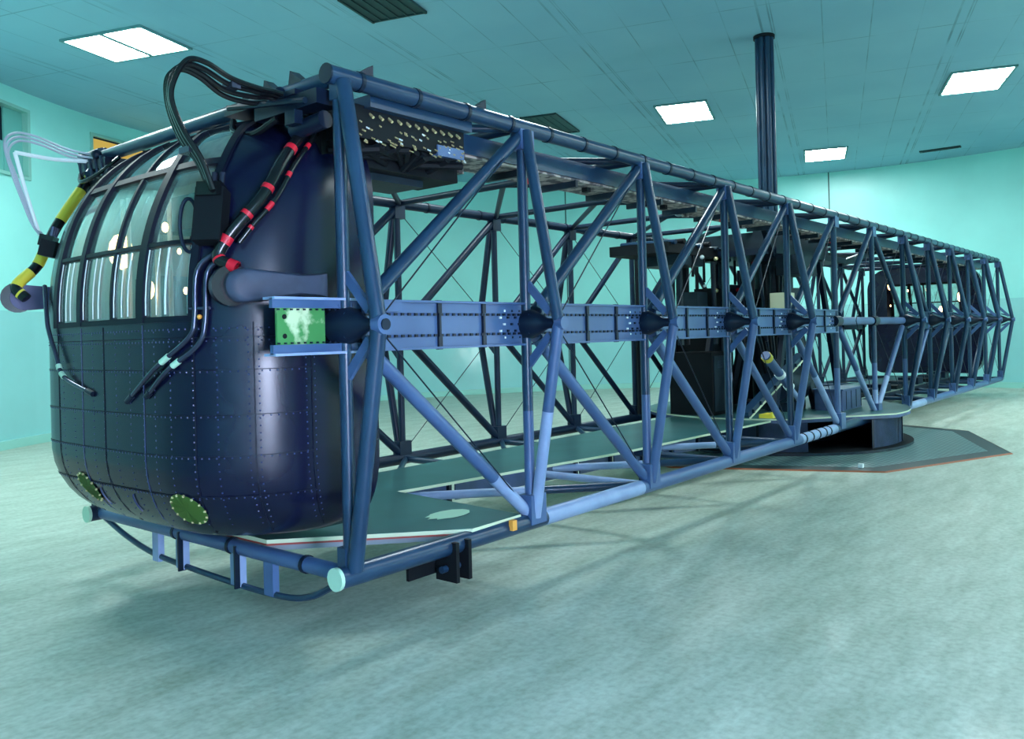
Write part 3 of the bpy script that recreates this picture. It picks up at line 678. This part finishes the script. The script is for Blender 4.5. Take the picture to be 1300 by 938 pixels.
cabB = empty('passenger_cab', 'dark cab inside the far right end of the arm, half hidden by truss tubes', 'cab', (8.6, 0, 0)); cabB.rotation_euler = (0, 0, PI)
for ch in list(cabA.children):
    if ch.name.startswith(('pane_strip', 'side_pod', 'conduit', 'connector', 'inner_liner', 'instrument', 'interior', 'pilot')): continue
    c = ch.copy(); COL.objects.link(c); c.parent = cabB

# ------------------------------------------------------------------ striped sleeves and hose bundles
def sleeve(name, pts, r, m0, m1, pattern, label, loc):
    sm = smooth_pts(pts, 8); B = MB(); B.tube(sm, r, m0, 12)
    root = setloc(B.build(name), loc); tag(root, label, 'hose')
    for (a, b2) in pattern:
        i0 = int(a*(len(sm)-1)); i1 = max(i0+1, int(b2*(len(sm)-1)))
        B = MB(); B.tube(sm[i0:i1+1], r*1.06, m1, 12); c = B.build('bright_band', root); c.data.transform(Matrix.Translation(-Vector(loc)))
    return root
nearp = [sp(-1.9, 2.74, .05)+Vector((.05, .05, .02)), sp(-1.72, 2.60, .05), sp(-1.64, 2.42, .05), sp(-1.60, 2.24, .06), sp(-1.52, 2.10, .07), sp(-1.47, 2.02, .07), sp(-1.44, 1.93, .07), sp(-1.54, 1.88, .09)]
sleeve('striped_hose', nearp, .030, black, red, ((.03, .05), (.24, .26), (.40, .42), (.53, .55), (.70, .75), (.86, .88), (.95, 1)), 'black hose with red bands hanging down the side of the near cab', nearp[0])
sec = [p+Vector((.03, -.05, -.01)) for p in nearp[:6]]; 
sleeve('striped_hose', [p+Vector((.045, -.03, -.02)) for p in nearp[1:6]], .013, black, red, ((.1, .15), (.32, .37), (.55, .60), (.75, .80)), 'thin black cord with red dashes beside the red-banded hose', nearp[1]+Vector((.045, -.03, -.02)))
farp = [(-8.60, 1.25, 2.74), (-8.63, 1.3, 2.68), (-8.72, 1.3, 2.54), (-8.85, 1.3, 2.33), (-8.92, 1.3, 2.18), (-8.98, 1.3, 2.06), (-9.10, 1.3, 1.93), (-9.06, 1.25, 1.85)]
sleeve('striped_hose', farp, .034, black, yellow, ((.12, .16), (.24, .40), (.50, .56), (.62, .70), (.76, .86), (.93, .96)), 'yellow and black banded hose at the far left side of the cab', farp[0])
def bundle(name, lines, r, m, label, loc, clips=()):
    root = empty(name, label, 'hose', loc)
    for L in lines:
        B = MB(); B.tube([Vector(p)-Vector(loc) for p in smooth_pts(L, 8)], r, m, 8); B.build('hose', root)
    for c in clips:
        B = MB(); B.box(Vector(c)-Vector(loc), (.05, .09, .03), chrome); B.build('hose_clip', root)
base = [(-8.50, -1.12, 2.66), (-8.66, -.95, 2.77), (-8.78, -.92, 2.77), (-8.92, -.90, 2.79), (-9.05, -.90, 2.845), (-9.14, -.89, 2.85), (-9.20, -.88, 2.78), (-9.205, -.88, 2.66), (-9.16, -.90, 2.52), (-9.09, -.93, 2.40), (-9.04, -.94, 2.27)]
ln = [[(x+.012*k*(1 if i > 6 else .3), y+.032*k, z-.014*k*(1 if i < 6 else 0)+.01*math.sin(i*1.3+k)) for i, (x, y, z) in enumerate(base)] for k in (-2, -1, 0, 1)]
bundle('hose_bundle', ln, .0135, black, 'bundle of black hoses arching over the near cab window edge', (-8.50, -1.12, 2.66), [(-8.90, -.92, 2.80), (-9.13, -.91, 2.45)])
fb = [(-8.56, 1.15, 2.80), (-8.75, 1.28, 2.84), (-8.95, 1.3, 2.90), (-9.08, 1.3, 2.90), (-9.14, 1.3, 2.82), (-9.10, 1.3, 2.66), (-9.04, 1.3, 2.48), (-8.98, 1.29, 2.32), (-8.93, 1.2, 2.22)]
ln = [[(x+.018*k, y+.02*k, z-.02*k*(1 if i < 5 else 0)) for i, (x, y, z) in enumerate(fb)] for k in (-1, 0, 1)]
bundle('hose_bundle', ln, .008, hosegrey, 'bundle of thin grey hoses looping out past the left side of the cab', (-8.56, 1.15, 2.80))
bundle('support_rod', [[(-8.62, 1.25, 2.80), (-8.85, 1.3, 2.79), (-9.09, 1.3, 2.80)], [(-9.09, 1.3, 2.80), (-9.03, 1.3, 2.55), (-8.96, 1.28, 2.27)]], .013, white, 'pale jointed rod holding out the grey hoses left of the cab', (-8.62, 1.25, 2.80))

# ------------------------------------------------------------------ decks, cable tray, stud panel
dk = empty('plywood_deck', 'dark green plywood walkway lying on the lower truss behind the cab', 'deck', (-7.2, 0, .37))
def dpart(poly, z0, z1, name, m, mt, lab=None):
    B = MB(); B.prism([(p[0]+7.2, p[1]) for p in poly], z0-.37, z1-.37, m, mt); return B.build(name, dk, lab)
front = [(-8.55, .62), (-8.55, -.60), (-7.72, -1.38), (-7.27, -1.37), (-7.16, -.14), (-7.16, .62)]
strip = [(-7.16, .62), (-7.16, -.14), (-4.75, -.47), (-1.6, -.62), (-1.6, .66)]
dpart(front, .415, .437, 'front_panel', edge, deckm); dpart(front, .404, .415, 'board_layer', redline, redline)
dpart([(x*.995-.035, y*.97) for x, y in front], .372, .404, 'support_layer', soffit, soffit)
dpart(strip, .4151, .4371, 'walkway_panel', edge, deckm)
B = MB()
for k in range(8):
    t0, t1 = k/8, (k+1)/8; p0 = lerp((-7.1, -.12, 0), (-3.2, -.50, 0), t0+.01); p1 = lerp((-7.1, -.12, 0), (-3.2, -.50, 0), t1-.01)
    B.bar((p0.x+7.2, p0.y+.02, -.025), (p1.x+7.2, p1.y+.02, -.025), .015, .13, fascia); B.bar((p1.x+7.2, p1.y, -.10), (p1.x+7.2, p1.y, .04), .03, .03, navy, up=(1, 0, 0))
B.build('fascia', dk)
B = MB(); N = 22; vs = [(0, 0, .0706)]+[(.16*math.cos(2*PI*k/N)*(1+.15*math.sin(3*k)), .10*math.sin(2*PI*k/N), .0703) for k in range(N)]
B.add([(v[0]-.32, v[1]-1.0, v[2]) for v in vs], [(0, 1+k, 1+(k+1) % N) for k in range(N)], mint, False); B.build('worn_patch', dk, 'pale worn patch on the deck')
d2 = MB(); d2.prism([(1.2, -.55), (8.0, -.6), (8.0, .6), (1.2, .55)], .41, .437, edge, deckm)
for k in range(9): d2.box((2+k*.7, 0, .385), (.05, 1.1, .05), navy)
for v in (-.62, .6): d2.bbox((1.3, v-.02, .28), (8.0, v+.02, .44), navy)
for k in range(9): d2.bbox((1.9+k*.7, -.55, .437), (2.25+k*.7, -.2, .50+.03*(k % 3)), (blackm, dark, navy)[k % 3])
tag(setloc(d2.build('plywood_deck'), (4.6, 0, .42)), 'dark walkway inside the right half of the truss beyond the drum', 'deck')
tr = empty('cable_tray', 'long cable tray hung just under the near top chord with beige underside', 'cable tray', (-8.4, -.95, 2.72))
B = MB(); X0 = -8.4
def tl(p): return (p[0]-X0, p[1]+.95, p[2]-2.72)
B.bbox(tl((-8.35, -1.13, 2.66)), tl((8.3, -1.11, 2.78)), steel); B.bbox(tl((-8.35, -.79, 2.66)), tl((8.3, -.77, 2.78)), steel); B.build('side_rail', tr)
B = MB(); B.bbox(tl((-8.35, -1.11, 2.645)), tl((8.3, -.79, 2.662)), beige); B.build('tray_floor', tr)
for k in range(4):
    B = MB(); B.tube(smooth_pts([tl((-8.3+j*1.0, -1.04+k*.06+.01*math.sin(j+k), 2.69)) for j in range(17)], 3), .016, black, 6); B.build('cable', tr)
for k in range(52):
    B = MB(); u = -8.1+k*.31; B.box(tl((u, -1.0+.2*((k*37) % 7)/7, 2.635)), (.05, .05, .05), (red, blackm, blackm, beige, steel)[k % 5]) if k % 2 else B.bbox(tl((u, -1.12, 2.60)), tl((u+.03, -.78, 2.65)), dark)
    B.build('tray_clamp', tr)
for k, u in enumerate((-6.75, -5.3, -3.85, -2.4)):
    B = MB(); B.ball(tl((u-.05, -.7, 2.70)), .055, white if k == 0 else hosegrey, 7)
    B.build('junction_ball', tr)
pn = empty('stud_panel', 'dark underslung connector panel with rows of brass pins near the upper corner', 'connector panel', (-8.0, -1.18, 2.6))
B = MB(); B.bbox((-.45, -.08, -.02), (.42, .22, .15), blackm); B.bbox((-.34, -.13, .135), (.44, .02, .20), steel); B.bbox((-.48, .1, -.12), (.55, .45, .04), blackm); B.bbox((-.1, .2, -.16), (.35, .5, -.1), dark)
B.box((.30, -.04, .0), (.22, .10, .06), beamp); B.build('panel_body', pn)
B = MB()
for k in range(11): B.tube([(-.30+k*.066, -.075, .115), (-.30+k*.066, -.105, .090)], .008, brass, 7)
rnd = random.Random(5)
for k in range(64):
    x = -.38+.80*rnd.random(); z = .075-.11*rnd.random(); B.tube([(x, -.075, z), (x+.006, -.088-.012*rnd.random(), z-.012)], .0045, brass if k % 5 else white, 5)
for k in range(16): B.tube([(-.44+.9*rnd.random(), -.06, -.02-.04*rnd.random()), (-.44+.9*rnd.random(), .1, -.05-.05*rnd.random())], .022, blackm, 7)
B.build('brass_pins', pn, kind='stuff')

# ------------------------------------------------------------------ central drum, mat, shaft and column
mt_ = empty('floor_mat', 'octagonal tread plate mat on the floor around the drum', 'mat')
def octa(r): return [(r*math.cos(PI/4*k)-.03, r*math.sin(PI/4*k)) for k in range(8)]
B = MB(); B.prism(octa(2.62), .0, .017, dark, treadm); B.build('tread_plate', mt_)
B = MB(); o1, o2 = octa(2.62), octa(2.86)
for k in range(8):
    k2 = (k+1) % 8; a, b2, c, d = o1[k], o1[k2], o2[k2], o2[k]
    B.add([(*a, .017), (*b2, .017), (*c, .012), (*d, .012)], [(0, 3, 2, 1)], ventm, False); B.add([(*d, 0), (*c, 0), (*c, .014), (*d, .014)], [(0, 1, 2, 3)], rust, False)
    e0 = lerp((*d, .012), (0, 0, .012), -.008); e1 = lerp((*c, .012), (0, 0, .012), -.008); B.add([(*d, .0145), (*c, .0145), tuple(e1)[:2]+(.0,), tuple(e0)[:2]+(.0,)], [(0, 3, 2, 1)], rust, False)
B.build('border', mt_)
dr = empty('base_drum', 'low round blue steel drum under the middle of the truss', 'drum')
B = MB(); n = 64; a0, a1 = rad(-113), rad(216)
vs = ring(1.62, .05, a0, a1, n)+ring(1.62, .395, a0, a1, n); k = n+1
B.add(vs, [(i, i+1, k+i+1, k+i) for i in range(n)]+[(i+1, i, k+i, k+i+1) for i in range(n)], fascia); 
for i in range(0, n, 6):
    a = a0+(a1-a0)*i/n; B.box((1.625*math.cos(a), 1.625*math.sin(a), .22), (.012, .03, .34), navy, Matrix.Rotation(a, 3, 'Z'))
B.build('drum_wall', dr)
B = MB(); B.prism([(1.75*math.cos(2*PI*i/64), 1.75*math.sin(2*PI*i/64)) for i in range(64)], .018, .05, dark, blackm); B.build('base_flange', dr)
B = MB(); dp = [(1.72*math.cos(2*PI*i/64), 1.72*math.sin(2*PI*i/64)) for i in range(64)]
dp = [(x, y) for x, y in dp if not (x < -.35 and y < -.85)]
B.prism(dp, .438, .455, edge, deckm); B.prism(dp, .40, .438, fascia); B.build('drum_deck', dr)
B = MB(); B.prism([(.8*math.cos(2*PI*i/32), .8*math.sin(2*PI*i/32)) for i in range(32)], .05, .40, blackm); B.build('inner_drum', dr)
B = MB(); B.box((-1.95, -1.75, .035), (.05, .05, .045), white); setloc(tag(B.build('floor_block'), 'small white block on the tread mat beside the drum', 'block'), (-1.95, -1.75, .0175))

sh = empty('rotor_shaft', 'dark central rotor shaft and drive machinery inside the truss', 'machinery', (0, 0, .455))
def lat(name, prof, m, n=28, lab=None, parent=sh, c=(0, 0)):
    B = MB(); B.tube([(c[0], c[1], z) for r, z in prof], [r for r, z in prof], m, n); return B.build(name, parent, lab)
lat('shaft', [(.42, 0), (.42, .08), (.27, .081), (.27, 1.5), (.40, 1.501), (.40, 1.62), (.22, 1.621), (.22, 2.5)], dark)
B = MB()
for a in range(6):
    an = a*PI/3+.3; B.bar((.65*math.cos(an), .65*math.sin(an), .0), (.3*math.cos(an), .3*math.sin(an), 1.5), .09, .07, dark)
B.build('shaft_strut', sh)
B = MB(); B.bbox((-1.3, -.62, 2.00), (1.3, .62, 2.08), navy); B.bbox((-1.15, -.5, 2.08), (.9, .5, 2.30), dark); B.bbox((-2.6, .15, 2.00), (-.9, .95, 2.12), blackm); B.bbox((-2.2, .2, 1.88), (-1.6, .8, 2.02), dark); B.bbox((.9, -.3, 2.1), (2.4, .9, 2.2), blackm); B.bbox((1.2, -.1, 1.9), (1.8, .6, 2.1), dark); B.bbox((-.9, -.75, 1.75), (-.3, -.45, 2.0), dark)
for k in range(9): B.tube([(-2.5+k*.22, .1, 2.12+.03*math.sin(k*2)), (-2.4+k*.22, .9, 2.15)], .03, (steel, blackm, dark)[k % 3], 8)
for k in range(5): B.tube([(-1.9+k*.30, .2, 2.02), (-1.9+k*.30, .2, 1.74-.06*(k % 3))], .018, blackm, 8)
for k in range(5): B.ball((-1.8+k*.38, .12, 1.98), .028, (white, brass, dark, white, red)[k], 5)
B.build('drive_gantry', sh)
B = MB(); B.tube([(-.75, -.35, .34), (-.10, -.35, .34)], .24, dark, 24); B.tube([(-.80, -.35, .34), (-.75, -.35, .34)], .20, navy, 24); B.box((-.42, -.35, .62), (.3, .2, .1), dark); B.bbox((-.7, -.5, .0), (-.15, -.2, .12), navy); B.build('drive_motor', sh)
B = MB()
for a, b2 in (((-1.2, -.5, .0), (-.5, -.5, 2.0)), ((1.2, -.5, .0), (.5, -.5, 2.0)), ((-1.2, .5, .0), (-.5, .5, 2.0)), ((1.2, .5, .0), (.5, .5, 2.0)), ((-1.25, -.55, 2.0), (-2.4, -.9, 2.30)), ((1.25, -.55, 2.0), (2.4, -.9, 2.30))): B.bar(a, b2, .09, .06, navy, up=(0, 1, 0))
B.build('support_frame', sh)
B = MB(); rnd = random.Random(11)
for k in range(16):
    x = -1.9+3.9*rnd.random(); y = .2+.9*rnd.random(); r0 = .015+.03*rnd.random(); B.tube([(x, y, .0 if k % 2 else .9), (x+.1*(rnd.random()-.5), y, 1.9+.3*rnd.random())], r0, (blackm, dark, navy)[k % 3], 8)
for k in range(7):
    x = -1.6+.5*k; z = 1.45+.06*(k % 3); B.bbox((x, .3, z-.15), (x+.28, .6, z+.12), (dark, blackm, navy)[k % 3])
for k in range(10): B.ball((-1.5+.33*k, .25, 1.35+.3*rnd.random()), .018+.012*(k % 2), (white, brass, beamp, red, orange)[k % 5], 5)
B.build('pipework', sh)
B = MB()
for k in range(9):
    p = [(-1.6+.18*k, -.30, 1.9), (-1.5+.15*k, -.36+.05*(k % 3), 1.35-.12*(k % 4)), (-1.2+.1*k, -.30, .95), (-.7+.06*k, -.2, .45)]; B.tube(smooth_pts(p, 5), .022, (blackm, dark, blackm, navy)[k % 4], 7)
B.build('cable_run', sh)
for k, (x, y, w_, d_, h_, lab) in enumerate(((-1.25, .45, .6, .6, .80, 'black equipment cabinet standing on the deck left of the rotor shaft'), (-.35, .85, .8, .5, 1.35, 'tall dark equipment cabinet behind the rotor shaft'), (.9, .5, .7, .6, 1.2, 'dark equipment cabinet right of the rotor shaft'))):
    t = empty('equipment_cabinet', lab, 'cabinet', (x, y, .455)); B = MB(); B.bbox((-w_/2, -d_/2, 0), (w_/2, d_/2, h_), blackm); B.build('body', t)
    B = MB(); B.bbox((-w_/2+.04, -d_/2-.015, .05), (w_/2-.04, -d_/2-.001, h_-.05), dark); dd = B.build('door', t)
    B = MB(); B.tube([(w_/2-.1, -d_/2-.03, h_*.5), (w_/2-.1, -d_/2-.03, h_*.5+.12)], .01, chrome, 8); B.build('handle', dd)
    B = MB()
    for q in range(5): B.bbox((-w_/2+.12, -d_/2-.02, h_-.2+q*.02), (w_/2-.2, -d_/2-.016, h_-.195+q*.02), steel)
    B.build('louvre', dd)
B = MB(); B.bar((-2.63, -.75, .60), (-1.08, -.80, 1.20), .10, .055, steel, up=(0, 0, 1)); B.bar((-2.63, -.81, .565), (-1.08, -.86, 1.165), .01, .02, edge)
for k in range(8): p = lerp((-2.63, -.75, .60), (-1.08, -.80, 1.20), (k+.5)/8); B.box(p+Vector((0, -.06, 0)), (.03, .02, .04), navy)
tag(setloc(B.build('inclined_beam'), (-2.63, -.75, .60)), 'inclined blue channel beam rising to the right inside the middle bays', 'beam')
ac = empty('actuator', 'blue hydraulic cylinder slanting down to the right with white collars', 'actuator', (-2.62, -1.0, 1.25))
B = MB(); B.tube([(0, 0, 0), (.60, .0, -.35)], .05, beamp, 14); B.build('cylinder', ac)
B = MB(); B.tube([(.60, .0, -.35), (.92, .0, -.54)], .03, pale, 12); B.build('rod', ac)
for t in (.02, .36, .60):
    B = MB(); a = lerp((0, 0, 0), (.6, .0, -.35), t/.6); b2 = lerp((0, 0, 0), (.6, .0, -.35), (t+.05)/.6); B.tube([a, b2], .058, white if t > .1 else yellow, 14); B.build('collar', ac)
B = MB(); B.bbox((-1.05, -.62, 1.55), (-.75, -.42, 1.98), cream); B.bbox((-1.0, -.63, 1.6), (-.8, -.62, 1.93), cream)
tag(setloc(B.build('junction_box'), (-.9, -.52, 1.55)), 'cream metal junction box above the riveted beam near the rotor shaft', 'box')
B = MB(); B.bbox((-1.55, -.62, .455), (-1.30, -.60, .53), yellow); B.bbox((-1.55, -.60, .455), (-1.30, -.45, .50), yellow)
tag(setloc(B.build('yellow_block'), (-1.42, -.55, .455)), 'small yellow block on the deck under the inclined beam', 'block')
B = MB(); B.bbox((-.35, -1.05, .455), (.42, -.70, .72), fascia); B.bbox((-.37, -1.07, .72), (.44, -.68, .735), beamp)
for k in range(4): B.bbox((-.2+k*.2, -1.055, .47), (-.19+k*.2, -1.05, .70), navy)
tag(setloc(B.build('step_box'), (0, -.88, .455)), 'low blue box with a pale lid standing on the drum deck', 'box')
# ceiling column: bundled glossy pipes
cl = empty('ceiling_column', 'dark glossy column of bundled pipes from the arm centre to the ceiling', 'column', (0, 0, 2.955))
B = MB(); B.tube([(0, 0, 0), (0, 0, HC-2.96)], .10, navy, 20); B.build('core', cl)
for k in range(8):
    a = k*PI/4; B = MB(); B.tube([(.098*math.cos(a), .098*math.sin(a), 0), (.098*math.cos(a), .098*math.sin(a), HC-2.96)], .036, steel, 12); B.build('pipe', cl)
B = MB(); B.tube([(0, 0, HC-3.0), (0, 0, HC-2.957)], .145, blackm, 24); B.build('ceiling_collar', cl)
B = MB(); B.tube([(0, 0, -.04), (0, 0, .06)], .22, dark, 24); B.build('base_collar', cl)
